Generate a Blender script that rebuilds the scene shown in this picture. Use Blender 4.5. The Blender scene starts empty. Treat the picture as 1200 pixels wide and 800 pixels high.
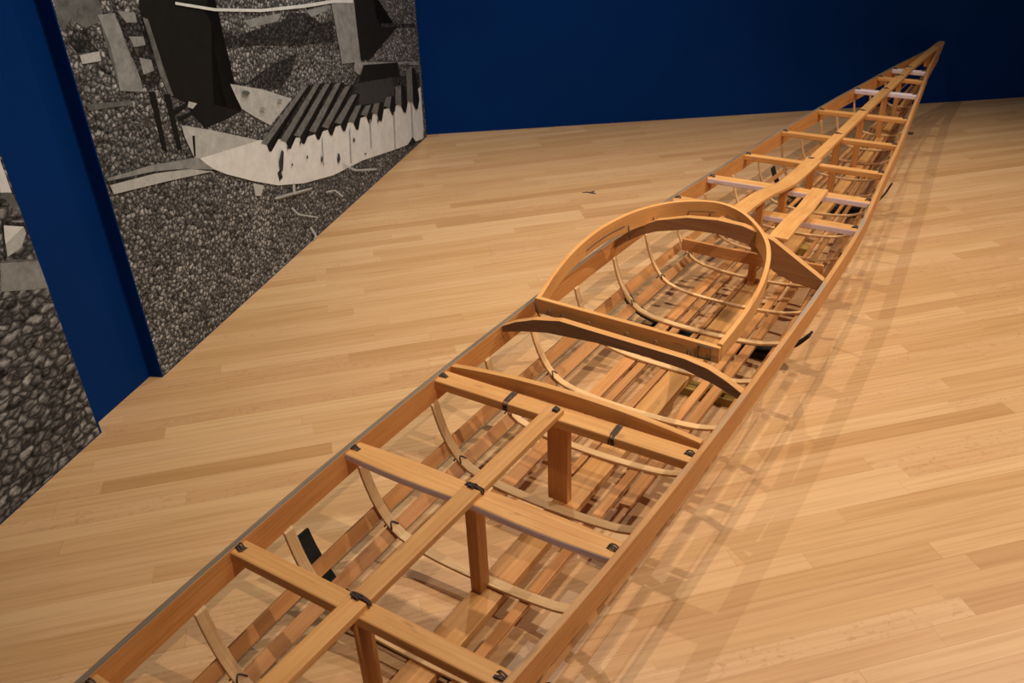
import bpy, bmesh, math, random
from mathutils import Vector, Matrix
random.seed(7)
sc = bpy.context.scene
C = sc.collection
sc.view_settings.view_transform = 'Standard'
sc.view_settings.look = 'None'
sc.view_settings.gamma = 1.0
sc.view_settings.use_curve_mapping = False
sc.view_settings.exposure = 0.0

# ------------------------------------------------------------ camera
CAM_H = 1.5
cam_data = bpy.data.cameras.new('camera')
cam = bpy.data.objects.new('camera', cam_data)
C.objects.link(cam)
sc.camera = cam
cam_data.sensor_width = 36.0
cam_data.lens = 983.0 / 1200.0 * 36.0
cam_data.clip_start = 0.05
right = Vector((0.999176592, -0.0207529877, -0.0348633249))
downv = Vector((-0.0405726253, -0.511081040, -0.858574419))
fwd = Vector((0.0, 0.859281959, -0.511502215))
m = Matrix((right, -downv, -fwd)).transposed().to_4x4()
m.translation = Vector((0, 0, CAM_H))
cam.matrix_world = m
cam_data.dof.use_dof = True
cam_data.dof.focus_distance = 2.35
cam_data.dof.aperture_fstop = 6.3

# ------------------------------------------------------------ light
world = bpy.data.worlds.new('world')
sc.world = world
world.use_nodes = True
bg = world.node_tree.nodes['Background']
bg.inputs[0].default_value = (0.85, 0.88, 0.95, 1)
bg.inputs[1].default_value = 0.10

def spot(name, loc, target, power, size, blend, col=(1.0, 0.80, 0.58), radius=0.03):
    ld = bpy.data.lights.new(name, 'SPOT')
    ld.energy = power
    ld.spot_size = math.radians(size)
    ld.spot_blend = blend
    ld.color = col
    ld.shadow_soft_size = radius
    o = bpy.data.objects.new(name, ld)
    C.objects.link(o)
    o.location = loc
    o.rotation_euler = (Vector(target) - Vector(loc)).to_track_quat('-Z', 'Y').to_euler()
    return o

NEUTRAL, WARM, COOL = (1.0, 0.93, 0.78), (1.0, 0.80, 0.62), (1.0, 0.90, 0.90)
LIGHTS = [  # location, target, watts, cone, blend, colour
    ((0.55, 2.30, 3.6), (0.70, 2.1, 0), 135, 100, 1.0, WARM),
    ((0.10, 3.70, 3.6), (0.40, 3.3, 0), 130, 110, 1.0, NEUTRAL),
    ((1.60, 0.10, 3.3), (0.90, 1.5, 0), 190, 100, 1.0, WARM),
    ((2.70, 2.60, 3.4), (2.25, 2.4, 0), 290, 90, 0.75, (1.0, 0.86, 0.70)),
    ((0.70, 2.20, 3.4), (-0.9, 2.8, 0.1), 135, 80, 1.0, NEUTRAL),
    ((0.60, 3.20, 3.3), (0.00, 4.7, 0.4), 70, 80, 1.0, COOL),
]
for l, t, p, s, b, c in LIGHTS:
    spot('ceiling_spotlight', l, t, p, s, b, c, 0.014)

# ------------------------------------------------------------ node helpers
def new_mat(name, rough=0.5, spec=0.5):
    mt = bpy.data.materials.new(name)
    mt.use_nodes = True
    nt = mt.node_tree
    b = nt.nodes['Principled BSDF']
    b.inputs['Roughness'].default_value = rough
    b.inputs['Specular IOR Level'].default_value = spec
    return mt, nt, b

def nd(nt, t, **kw):
    n = nt.nodes.new(t)
    for k, v in kw.items():
        setattr(n, k, v)
    return n

def lk(nt, a, b):
    nt.links.new(a, b)

def math_n(nt, op, a, b=None, c=None):
    n = nd(nt, 'ShaderNodeMath', operation=op)
    for i, v in enumerate((a, b, c)):
        if v is None:
            continue
        if isinstance(v, (int, float)):
            n.inputs[i].default_value = v
        else:
            lk(nt, v, n.inputs[i])
    return n.outputs[0]

def ramp(nt, fac, stops):
    r = nd(nt, 'ShaderNodeValToRGB')
    e = r.color_ramp.elements
    while len(e) > 1:
        e.remove(e[-1])
    e[0].position = stops[0][0]
    e[0].color = (*stops[0][1], 1)
    for p, c in stops[1:]:
        x = e.new(p)
        x.color = (*c, 1)
    lk(nt, fac, r.inputs[0])
    return r.outputs[0]

def mixc(nt, fac, a, b, mode='MIX'):
    n = nd(nt, 'ShaderNodeMix', data_type='RGBA', blend_type=mode)
    if isinstance(fac, (int, float)):
        n.inputs[0].default_value = fac
    else:
        lk(nt, fac, n.inputs[0])
    for i, v in ((6, a), (7, b)):
        if isinstance(v, tuple):
            n.inputs[i].default_value = (*v, 1)
        else:
            lk(nt, v, n.inputs[i])
    return n.outputs[2]

def srgb(r, g, b):
    f = lambda c: ((c/255 + 0.055)/1.055)**2.4 if c/255 > 0.04045 else c/255/12.92
    return (f(r), f(g), f(b))

def wood(name, light, dark, rough=0.5, stain=None, stain_amt=0.5, grain=0.35):
    """wood whose grain follows the length of each board (UV in metres)"""
    mt, nt, b = new_mat(name, rough, 0.35)
    uv = nd(nt, 'ShaderNodeUVMap')
    oi = nd(nt, 'ShaderNodeObjectInfo')
    off = math_n(nt, 'MULTIPLY', oi.outputs['Random'], 37.0)
    sep = nd(nt, 'ShaderNodeSeparateXYZ')
    lk(nt, uv.outputs[0], sep.inputs[0])
    x = math_n(nt, 'ADD', sep.outputs[0], off)
    def coords(sx, sy):
        cb = nd(nt, 'ShaderNodeCombineXYZ')
        lk(nt, math_n(nt, 'MULTIPLY', x, sx), cb.inputs[0])
        lk(nt, math_n(nt, 'MULTIPLY', sep.outputs[1], sy), cb.inputs[1])
        lk(nt, off, cb.inputs[2])
        return cb.outputs[0]
    n1 = nd(nt, 'ShaderNodeTexNoise')
    n1.inputs['Scale'].default_value = 1.0
    n1.inputs['Detail'].default_value = 5
    lk(nt, coords(5, 160), n1.inputs[0])
    n2 = nd(nt, 'ShaderNodeTexNoise')
    n2.inputs['Detail'].default_value = 3
    n2.inputs['Scale'].default_value = 1.0
    lk(nt, coords(7, 18), n2.inputs[0])
    f = math_n(nt, 'ADD', math_n(nt, 'MULTIPLY', n1.outputs[0], grain + 0.3), math_n(nt, 'MULTIPLY', n2.outputs[0], 0.7 - grain))
    col = ramp(nt, f, [(0.32, dark), (0.5, tuple((a + c)/2 for a, c in zip(light, dark))), (0.68, light)])
    # board to board tone
    tone = math_n(nt, 'ADD', math_n(nt, 'MULTIPLY', oi.outputs['Random'], 0.22), 0.88)
    hs = nd(nt, 'ShaderNodeHueSaturation')
    lk(nt, tone, hs.inputs['Value'])
    lk(nt, col, hs.inputs['Color'])
    col = hs.outputs[0]
    # knots / small stains
    n3 = nd(nt, 'ShaderNodeTexNoise')
    n3.inputs['Scale'].default_value = 1.0
    lk(nt, coords(11, 45), n3.inputs[0])
    kn = ramp(nt, n3.outputs[0], [(0.66, (0, 0, 0)), (0.74, (1, 1, 1))])
    col = mixc(nt, math_n(nt, 'MULTIPLY', kn, 0.45), col, tuple(c*0.45 for c in dark))
    if stain:
        n4 = nd(nt, 'ShaderNodeTexNoise')
        n4.inputs['Scale'].default_value = 1.0
        n4.inputs['Detail'].default_value = 4
        lk(nt, coords(3.5, 25), n4.inputs[0])
        k4 = ramp(nt, n4.outputs[0], [(0.55 - stain_amt*0.3, (0, 0, 0)), (0.66 - stain_amt*0.3, (1, 1, 1))])
        col = mixc(nt, math_n(nt, 'MULTIPLY', k4, 0.85), col, stain)
    lk(nt, col, b.inputs['Base Color'])
    bp = nd(nt, 'ShaderNodeBump')
    bp.inputs['Strength'].default_value = 0.12
    bp.inputs['Distance'].default_value = 0.002
    lk(nt, n1.outputs[0], bp.inputs['Height'])
    lk(nt, bp.outputs[0], b.inputs['Normal'])
    return mt

W_SPRUCE = wood('spruce', (0.74, 0.405, 0.145), (0.56, 0.255, 0.075))
W_GUNWALE = wood('gunwale_wood', (0.68, 0.325, 0.105), (0.50, 0.205, 0.055))
W_PALE = wood('pale_bent_wood', (0.80, 0.55, 0.29), (0.62, 0.37, 0.16))
W_HULL = wood('hull_stringer_wood', (0.60, 0.29, 0.10), (0.38, 0.165, 0.055))
W_DARK = wood('weathered_shaded_wood', (0.26, 0.15, 0.085), (0.15, 0.085, 0.05))  # weathered brown, darkened further to carry the rear beam's shade
W_BROWN = wood('brown_shaded_wood', (0.42, 0.22, 0.10), (0.28, 0.13, 0.06))  # brown with the cockpit front beam's shade put into the colour
W_GREY = wood('weathered_grey_edge', (0.25, 0.19, 0.135), (0.13, 0.10, 0.075))
W_MIX = wood('half_weathered_edge', (0.62, 0.34, 0.13), (0.45, 0.21, 0.07), stain=(0.30, 0.26, 0.21), stain_amt=0.10)
W_LILAC = wood('lilac_painted_edge', (0.86, 0.74, 0.80), (0.74, 0.61, 0.67), grain=0.1)
W_OCHRE = wood('ochre_painted_wood', (0.36, 0.23, 0.05), (0.25, 0.15, 0.03), rough=0.6)

M_CORD, nt, b = new_mat('dark_cord', 0.8, 0.2)
n = nd(nt, 'ShaderNodeTexNoise'); n.inputs['Scale'].default_value = 400
lk(nt, ramp(nt, n.outputs[0], [(0.35, (0.035, 0.027, 0.028)), (0.7, (0.16, 0.12, 0.11))]), b.inputs['Base Color'])
M_TAN, nt, b = new_mat('tan_cord', 0.8, 0.2)
n = nd(nt, 'ShaderNodeTexNoise'); n.inputs['Scale'].default_value = 400
lk(nt, ramp(nt, n.outputs[0], [(0.35, (0.14, 0.08, 0.035)), (0.7, (0.36, 0.22, 0.1))]), b.inputs['Base Color'])
M_BLACK, nt, b = new_mat('black_padded_metal', 0.6, 0.3)
n = nd(nt, 'ShaderNodeTexNoise'); n.inputs['Scale'].default_value = 60
lk(nt, ramp(nt, n.outputs[0], [(0.3, (0.006, 0.007, 0.007)), (0.7, (0.016, 0.018, 0.018))]), b.inputs['Base Color'])

# blue wall paint
M_BLUE, nt, b = new_mat('blue_wall_paint', 0.6, 0.06)
tc = nd(nt, 'ShaderNodeTexCoord')
n = nd(nt, 'ShaderNodeTexNoise'); n.inputs['Scale'].default_value = 2.5; n.inputs['Detail'].default_value = 4
lk(nt, tc.outputs['Object'], n.inputs[0])
lk(nt, ramp(nt, n.outputs[0], [(0.3, (0.0002, 0.026, 0.150)), (0.7, (0.0002, 0.030, 0.170))]), b.inputs['Base Color'])
n2 = nd(nt, 'ShaderNodeTexNoise'); n2.inputs['Scale'].default_value = 180
lk(nt, tc.outputs['Object'], n2.inputs[0])
bp = nd(nt, 'ShaderNodeBump'); bp.inputs['Strength'].default_value = 0.1; bp.inputs['Distance'].default_value = 0.002
lk(nt, n2.outputs[0], bp.inputs['Height']); lk(nt, bp.outputs[0], b.inputs['Normal'])

# strip floor
BOARD_YAW = math.radians(77.23)
M_FLOOR, nt, b = new_mat('maple_strip_floor', 0.38, 0.35)
geo = nd(nt, 'ShaderNodeNewGeometry')
sep = nd(nt, 'ShaderNodeSeparateXYZ'); lk(nt, geo.outputs['Position'], sep.inputs[0])
sa, ca = math.sin(BOARD_YAW), math.cos(BOARD_YAW)
U = math_n(nt, 'ADD', math_n(nt, 'MULTIPLY', sep.outputs[0], sa), math_n(nt, 'MULTIPLY', sep.outputs[1], ca))
V = math_n(nt, 'ADD', math_n(nt, 'MULTIPLY', sep.outputs[0], -ca), math_n(nt, 'MULTIPLY', sep.outputs[1], sa))
PITCH = 0.0550
r = math_n(nt, 'DIVIDE', math_n(nt, 'SUBTRACT', V, 1.008), PITCH)
row = math_n(nt, 'FLOOR', r)
fr = math_n(nt, 'SUBTRACT', r, row)
wn = nd(nt, 'ShaderNodeTexWhiteNoise', noise_dimensions='1D'); lk(nt, row, wn.inputs['W'])
ln = math_n(nt, 'ADD', math_n(nt, 'MULTIPLY', wn.outputs[0], 0.5), 0.62)
q = math_n(nt, 'DIVIDE', math_n(nt, 'ADD', U, math_n(nt, 'MULTIPLY', wn.outputs[0], 57.3)), ln)
pid = math_n(nt, 'FLOOR', q)
fq = math_n(nt, 'SUBTRACT', q, pid)
cb = nd(nt, 'ShaderNodeCombineXYZ'); lk(nt, row, cb.inputs[0]); lk(nt, pid, cb.inputs[1])
wn2 = nd(nt, 'ShaderNodeTexWhiteNoise', noise_dimensions='2D'); lk(nt, cb.outputs[0], wn2.inputs['Vector'])
sw = nd(nt, 'ShaderNodeSeparateColor'); lk(nt, wn2.outputs['Color'], sw.inputs[0])
base = ramp(nt, sw.outputs[0], [(0.0, (0.50, 0.28, 0.115)), (0.08, (0.57, 0.335, 0.15)), (0.35, (0.62, 0.38, 0.18)),
                                 (0.7, (0.66, 0.415, 0.205)), (1.0, (0.70, 0.46, 0.24))])
pink = mixc(nt, math_n(nt, 'MULTIPLY', sw.outputs[1], 0.35), base, (0.63, 0.36, 0.20))
# grain inside each strip
cb2 = nd(nt, 'ShaderNodeCombineXYZ')
lk(nt, math_n(nt, 'MULTIPLY', U, 3.0), cb2.inputs[0]); lk(nt, math_n(nt, 'MULTIPLY', V, 95.0), cb2.inputs[1])
lk(nt, math_n(nt, 'MULTIPLY', sw.outputs[2], 40.0), cb2.inputs[2])
ng = nd(nt, 'ShaderNodeTexNoise'); ng.inputs['Scale'].default_value = 1.0; ng.inputs['Detail'].default_value = 5
lk(nt, cb2.outputs[0], ng.inputs[0])
gr = ramp(nt, ng.outputs[0], [(0.3, (0.86, 0.82, 0.76)), (0.55, (1, 1, 1)), (0.8, (1.04, 1.04, 1.04))])
col = mixc(nt, 1.0, pink, gr, 'MULTIPLY')
# figured flecks on some strips
cb3 = nd(nt, 'ShaderNodeCombineXYZ')
lk(nt, math_n(nt, 'MULTIPLY', U, 38.0), cb3.inputs[0]); lk(nt, math_n(nt, 'MULTIPLY', V, 60.0), cb3.inputs[1])
lk(nt, math_n(nt, 'MULTIPLY', sw.outputs[2], 40.0), cb3.inputs[2])
nf = nd(nt, 'ShaderNodeTexNoise'); nf.inputs['Scale'].default_value = 1.0; nf.inputs['Detail'].default_value = 3
nf.inputs['Distortion'].default_value = 1.6
lk(nt, cb3.outputs[0], nf.inputs[0])
fl = ramp(nt, nf.outputs[0], [(0.56, (0, 0, 0)), (0.68, (1, 1, 1))])
flm = math_n(nt, 'MULTIPLY', fl, math_n(nt, 'MULTIPLY', math_n(nt, 'GREATER_THAN', sw.outputs[1], 0.74), 0.33))
col = mixc(nt, flm, col, (0.36, 0.19, 0.075))
# joints
dy = math_n(nt, 'MULTIPLY', math_n(nt, 'MINIMUM', fr, math_n(nt, 'SUBTRACT', 1.0, fr)), PITCH)
dx = math_n(nt, 'MULTIPLY', math_n(nt, 'MINIMUM', fq, math_n(nt, 'SUBTRACT', 1.0, fq)), ln)
dj = math_n(nt, 'MINIMUM', dy, dx)
jt = ramp(nt, math_n(nt, 'MULTIPLY', dj, 1000.0), [(0.35, (1, 1, 1)), (1.0, (0, 0, 0))])
col = mixc(nt, math_n(nt, 'MULTIPLY', jt, math_n(nt, 'ADD', math_n(nt, 'MULTIPLY', sw.outputs[2], 0.45), 0.12)), col, (0.30, 0.15, 0.06))
lk(nt, col, b.inputs['Base Color'])

# ------------------------------------------------------------ mural materials
def pebble(name, scale, lo, hi, stretch=1.0, warm=(0.96, 0.98, 1.0), rot=22):
    mt, nt, b = new_mat(name, 0.75, 0.15)
    tc = nd(nt, 'ShaderNodeTexCoord')
    mp = nd(nt, 'ShaderNodeMapping')
    mp.inputs['Scale'].default_value = (1.0, 1.0, stretch)
    mp.inputs['Rotation'].default_value = (0, math.radians(rot), 0)
    lk(nt, tc.outputs['Object'], mp.inputs[0])
    nw = nd(nt, 'ShaderNodeTexNoise'); nw.inputs['Scale'].default_value = scale*0.8; nw.inputs['Detail'].default_value = 3
    lk(nt, mp.outputs[0], nw.inputs[0])
    wv = nd(nt, 'ShaderNodeVectorMath', operation='SCALE'); wv.inputs['Scale'].default_value = 1.3/scale
    lk(nt, nw.outputs['Color'], wv.inputs[0])
    ad = nd(nt, 'ShaderNodeVectorMath', operation='ADD'); lk(nt, mp.outputs[0], ad.inputs[0]); lk(nt, wv.outputs[0], ad.inputs[1])
    v = nd(nt, 'ShaderNodeTexVoronoi'); v.inputs['Scale'].default_value = scale
    v.inputs['Randomness'].default_value = 1.0
    lk(nt, ad.outputs[0], v.inputs['Vector'])
    ve = nd(nt, 'ShaderNodeTexVoronoi', feature='DISTANCE_TO_EDGE'); ve.inputs['Scale'].default_value = scale
    lk(nt, ad.outputs[0], ve.inputs['Vector'])
    sc_ = nd(nt, 'ShaderNodeSeparateColor'); lk(nt, v.outputs['Color'], sc_.inputs[0])
    edge = ramp(nt, ve.outputs['Distance'], [(0.0, (0.12, 0.12, 0.12)), (0.24, (1, 1, 1))])
    nn = nd(nt, 'ShaderNodeTexNoise'); nn.inputs['Scale'].default_value = scale*1.5; nn.inputs['Detail'].default_value = 6
    nn.inputs['Roughness'].default_value = 0.65
    lk(nt, mp.outputs[0], nn.inputs[0])
    df = nd(nt, 'ShaderNodeVectorMath', operation='SUBTRACT'); lk(nt, ad.outputs[0], df.inputs[0]); lk(nt, v.outputs['Position'], df.inputs[1])
    dt = nd(nt, 'ShaderNodeVectorMath', operation='DOT_PRODUCT'); lk(nt, df.outputs[0], dt.inputs[0]); dt.inputs[1].default_value = (0.35*scale, 0, 0.9*scale)
    facet = math_n(nt, 'MULTIPLY', dt.outputs['Value'], 0.42)
    val = math_n(nt, 'ADD', math_n(nt, 'MULTIPLY', sc_.outputs[0], 0.42), math_n(nt, 'MULTIPLY', math_n(nt, 'SUBTRACT', nn.outputs[0], 0.5), 1.9))
    val = math_n(nt, 'ADD', val, facet)
    val = math_n(nt, 'MULTIPLY', math_n(nt, 'ADD', val, 0.24), edge)
    nb = nd(nt, 'ShaderNodeTexNoise'); nb.inputs['Scale'].default_value = 2.2; nb.inputs['Detail'].default_value = 3
    lk(nt, tc.outputs['Object'], nb.inputs[0])
    val = math_n(nt, 'MULTIPLY', val, math_n(nt, 'ADD', nb.outputs[0], 0.5))
    c = ramp(nt, val, [(0.0, tuple(lo*w for w in warm)), (0.35, tuple((lo*0.6 + hi*0.4)*0.55*w for w in warm)), (1.0, tuple(hi*w for w in warm))])
    lk(nt, c, b.inputs['Base Color'])
    return mt

def tone(name, g, var=0.15, warm=(0.94, 0.99, 1.0), sc_=25):
    mt, nt, b = new_mat(name, 0.75, 0.15)
    tc = nd(nt, 'ShaderNodeTexCoord')
    n = nd(nt, 'ShaderNodeTexNoise'); n.inputs['Scale'].default_value = sc_; n.inputs['Detail'].default_value = 8
    n.inputs['Roughness'].default_value = 0.72
    lk(nt, tc.outputs['Object'], n.inputs[0])
    lk(nt, ramp(nt, n.outputs[0], [(0.3, tuple(g*(1-var)*w for w in warm)), (0.7, tuple(g*(1+var)*w for w in warm))]), b.inputs['Base Color'])
    return mt

MUR = {
 'pebR': pebble('printed_pebbles_small', 50, 0.010, 0.66, 1.25, rot=-28),
 'pebL': pebble('printed_pebbles_large', 24, 0.012, 0.55, 1.7, rot=18),
 'white': tone('printed_white', 0.78, 0.14, sc_=14),
 'light': tone('printed_light_grey', 0.50, 0.22),
 'midlight': tone('printed_mid_light_grey', 0.28, 0.35),
 'mid': tone('printed_mid_grey', 0.14, 0.5),
 'plank': tone('printed_plank_grey', 0.17, 0.45, sc_=60),
 'darkgrey': tone('printed_dark_grey', 0.050, 0.2),
 'shade': pebble('printed_shaded_pebbles', 60, 0.008, 0.17, 1.0),
 'black': tone('printed_black', 0.011, 0.2),
}

# ------------------------------------------------------------ object helpers
def link(name, bm, mats, parent=None, origin=(0, 0, 0), bevel=0.0):
    me = bpy.data.meshes.new(name)
    bmesh.ops.recalc_face_normals(bm, faces=bm.faces)
    bm.to_mesh(me); bm.free()
    if not isinstance(mats, (list, tuple)):
        mats = [mats]
    for mt in mats:
        me.materials.append(mt)
    o = bpy.data.objects.new(name, me)
    C.objects.link(o)
    if parent is not None:
        o.parent = parent
    else:
        o.location = origin
    if bevel > 0:
        md = o.modifiers.new('bevel', 'BEVEL')
        md.width = bevel; md.segments = 2; md.limit_method = 'ANGLE'; md.angle_limit = math.radians(40)
    return o

def tag(o, label=None, cat=None, group=None, kind=None):
    if label: o['label'] = label
    if cat: o['category'] = cat
    if group: o['group'] = group
    if kind: o['kind'] = kind
    return o

def empty(name, loc, label, cat, group=None, rz=0.0):
    o = bpy.data.objects.new(name, None)
    o.empty_display_size = 0.1
    C.objects.link(o)
    o.location = loc; o.rotation_euler = (0, 0, rz)
    return tag(o, label, cat, group)

def sweep(path, sides, ups, hw, ht, close=False, mats=None, round_=False):
    """rectangular board swept along a path; sides/ups frame vectors; hw/ht half sizes (scalar or list)
    face order around the section: 0 top(+up) 1 -side 2 bottom 3 +side ; mats = material index per face"""
    bm = bmesh.new()
    uvl = bm.loops.layers.uv.new('UVMap')
    n = len(path)
    A = lambda v, i: v[i] if isinstance(v, (list, tuple)) else v
    V = lambda v, i: v[i] if isinstance(v, list) else v
    rings = []; us = [0.0]
    for i in range(1, n):
        us.append(us[-1] + (path[i] - path[i-1]).length)
    if round_:
        K_ = 10
        offs = [(math.cos(2*math.pi*k/K_), math.sin(2*math.pi*k/K_)) for k in range(K_)]
    else:
        offs = [(1, 1), (-1, 1), (-1, -1), (1, -1)]
    for i in range(n):
        s = V(sides, i).normalized(); u = V(ups, i).normalized()
        rings.append([bm.verts.new(path[i] + s*(a*A(hw, i)) + u*(c*A(ht, i))) for a, c in offs])
    K_ = len(offs)
    per = [0]
    h0, t0 = A(hw, 0), A(ht, 0)
    for k in range(K_):
        a, c = offs[k]; a2, c2 = offs[(k+1) % K_]
        per.append(per[-1] + math.hypot((a2-a)*max(h0, 1e-3), (c2-c)*max(t0, 1e-3)))
    for i in range(n-1 if not close else n):
        j = (i+1) % n
        for k in range(K_):
            k2 = (k+1) % K_
            f = bm.faces.new((rings[i][k], rings[i][k2], rings[j][k2], rings[j][k]))
            ui, uj = us[i], (us[j] if j > i else us[i] + 0.05)
            for lp, uv in zip(f.loops, ((ui, per[k]), (ui, per[k+1]), (uj, per[k+1]), (uj, per[k]))):
                lp[uvl].uv = uv
            if round_:
                f.smooth = True
            if mats:
                f.material_index = mats[k]
    if not close:
        for i in (0, n-1):
            f = bm.faces.new(rings[i])
            for lp, k in zip(f.loops, range(K_)):
                lp[uvl].uv = (us[i] + 0.01*offs[k][0], offs[k][1]*0.01)
    return bm

def tube(bm, pts, r, seg=6, close=False):
    """thin cord following points"""
    n = len(pts); rings = []
    for i in range(n):
        if close:
            t = pts[(i+1) % n] - pts[(i-1) % n]
        else:
            t = pts[min(i+1, n-1)] - pts[max(i-1, 0)]
        t.normalize()
        up = Vector((0, 0, 1)) if abs(t.z) < 0.9 else Vector((1, 0, 0))
        a = t.cross(up).normalized(); c = t.cross(a).normalized()
        rings.append([bm.verts.new(pts[i] + a*(r*math.cos(2*math.pi*k/seg)) + c*(r*math.sin(2*math.pi*k/seg))) for k in range(seg)])
    for i in range(n if close else n-1):
        j = (i+1) % n
        for k in range(seg):
            f = bm.faces.new((rings[i][k], rings[i][(k+1) % seg], rings[j][(k+1) % seg], rings[j][k])); f.smooth = True
    if not close:
        bm.faces.new(rings[0]); bm.faces.new(rings[-1])

# ------------------------------------------------------------ room
def slab(name, p, q, thick, z0, z1, mat, flip=1):
    """vertical wall whose visible face runs p->q; thickness goes to the far side"""
    p = Vector((*p, 0)); q = Vector((*q, 0))
    d = (q-p).normalized(); nrm = Vector((-d.y, d.x, 0))*flip*thick
    bm = bmesh.new()
    v = [bm.verts.new(x + Vector((0, 0, z))) for z in (z0, z1) for x in (p, q, q+nrm, p+nrm)]
    for f in ((0, 1, 2, 3), (4, 5, 6, 7), (0, 1, 5, 4), (1, 2, 6, 5), (2, 3, 7, 6), (3, 0, 4, 7)):
        bm.faces.new([v[i] for i in f])
    o = link(name, bm, mat)
    o['kind'] = 'structure'
    return o

WL0 = Vector((-1.3689, 1.6818, 0)); WYAW = math.radians(15.50)
WD = Vector((math.sin(WYAW), math.cos(WYAW), 0)); WN = Vector((WD.y, -WD.x, 0))
def wl(u, n=0.0, z=0.0):
    p = WL0 + WD*u + WN*n
    return Vector((p.x, p.y, z))
CORNER = wl(3.44, 0)
WALL_H = 3.4
bm = bmesh.new()
v = [bm.verts.new(c) for c in ((-3.6, -2.6, 0), (5.2, -2.6, 0), (5.2, 7.0, 0), (-3.6, 7.0, 0), (-3.6, -2.6, -0.1), (5.2, -2.6, -0.1), (5.2, 7.0, -0.1), (-3.6, 7.0, -0.1))]
for f in ((0, 1, 2, 3), (4, 5, 6, 7), (0, 1, 5, 4), (1, 2, 6, 5), (2, 3, 7, 6), (3, 0, 4, 7)):
    bm.faces.new([v[i] for i in f])
tag(link('floor', bm, M_FLOOR), kind='structure')
# back wall : passes (-0.469,4.994) heading to (3.306,5.295)
BD = Vector((1.930, 0.1455, 0)).normalized()
c0 = Vector((-0.4690, 4.9936, 0))
slab('wall_back', (c0 - BD*0.3)[:2], (c0 + BD*5.5)[:2], 0.12, 0, WALL_H, M_BLUE, 1)
# left wall (blue) set back behind the mural panels
REC = -0.045
slab('wall_left', wl(-4.2, REC)[:2], wl(3.55, REC)[:2], 0.12, 0, WALL_H, M_BLUE, 1)

def mural(name, u0, u1, ztop, polys, basemat, label, edge=0.001):
    """flat printed panel: a blue-edged board with the photograph printed on its face"""
    org = wl(0, 0)
    bm = bmesh.new()
    # board: x along wall, y out of the wall (negative = towards the wall), z up
    x0, x1, y0, y1 = u0, u1, 0.0, -0.0448
    v = [bm.verts.new((x, y, z)) for z in (0.0, ztop) for (x, y) in ((x0, y0), (x1, y0), (x1, y1), (x0, y1))]
    fs = [bm.faces.new([v[i] for i in f]) for f in ((0, 1, 2, 3), (4, 5, 6, 7), (0, 1, 5, 4), (1, 2, 6, 5), (2, 3, 7, 6), (3, 0, 4, 7))]
    keys = list(MUR.keys())
    for f in fs:
        f.material_index = len(keys)
    bmesh.ops.recalc_face_normals(bm, faces=bm.faces)
    # printed face
    e = 0.0008
    f = bm.faces.new([bm.verts.new(c) for c in ((x0+0.004, e, 0.004), (x1-edge, e, 0.004), (x1-edge, e, ztop-0.01), (x0+0.004, e, ztop-0.01))])
    f.material_index = keys.index(basemat)
    for k, (mk, pts) in enumerate(polys):
        ee = e + 0.00012*(k+1)
        pts = [(min(max(a, x0+0.004), x1-edge), min(max(c, 0.004), ztop-0.01)) for a, c in pts]
        vs = [bm.verts.new((a, ee, c)) for a, c in pts]
        try:
            f = bm.faces.new(vs); f.material_index = keys.index(mk)
            bmesh.ops.triangulate(bm, faces=[f])
        except ValueError:
            pass
    me = bpy.data.meshes.new(name)
    bm.to_mesh(me); bm.free()
    for k in keys: me.materials.append(MUR[k])
    me.materials.append(M_BLUE)
    o = bpy.data.objects.new(name, me); C.objects.link(o)
    o.location = org
    # local x -> WD, local y -> WN
    o.matrix_world = Matrix(((WD.x, WN.x, 0, org.x), (WD.y, WN.y, 0, org.y), (0, 0, 1, 0), (0, 0, 0, 1)))
    tag(o, label, 'mural')
    return o

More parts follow.
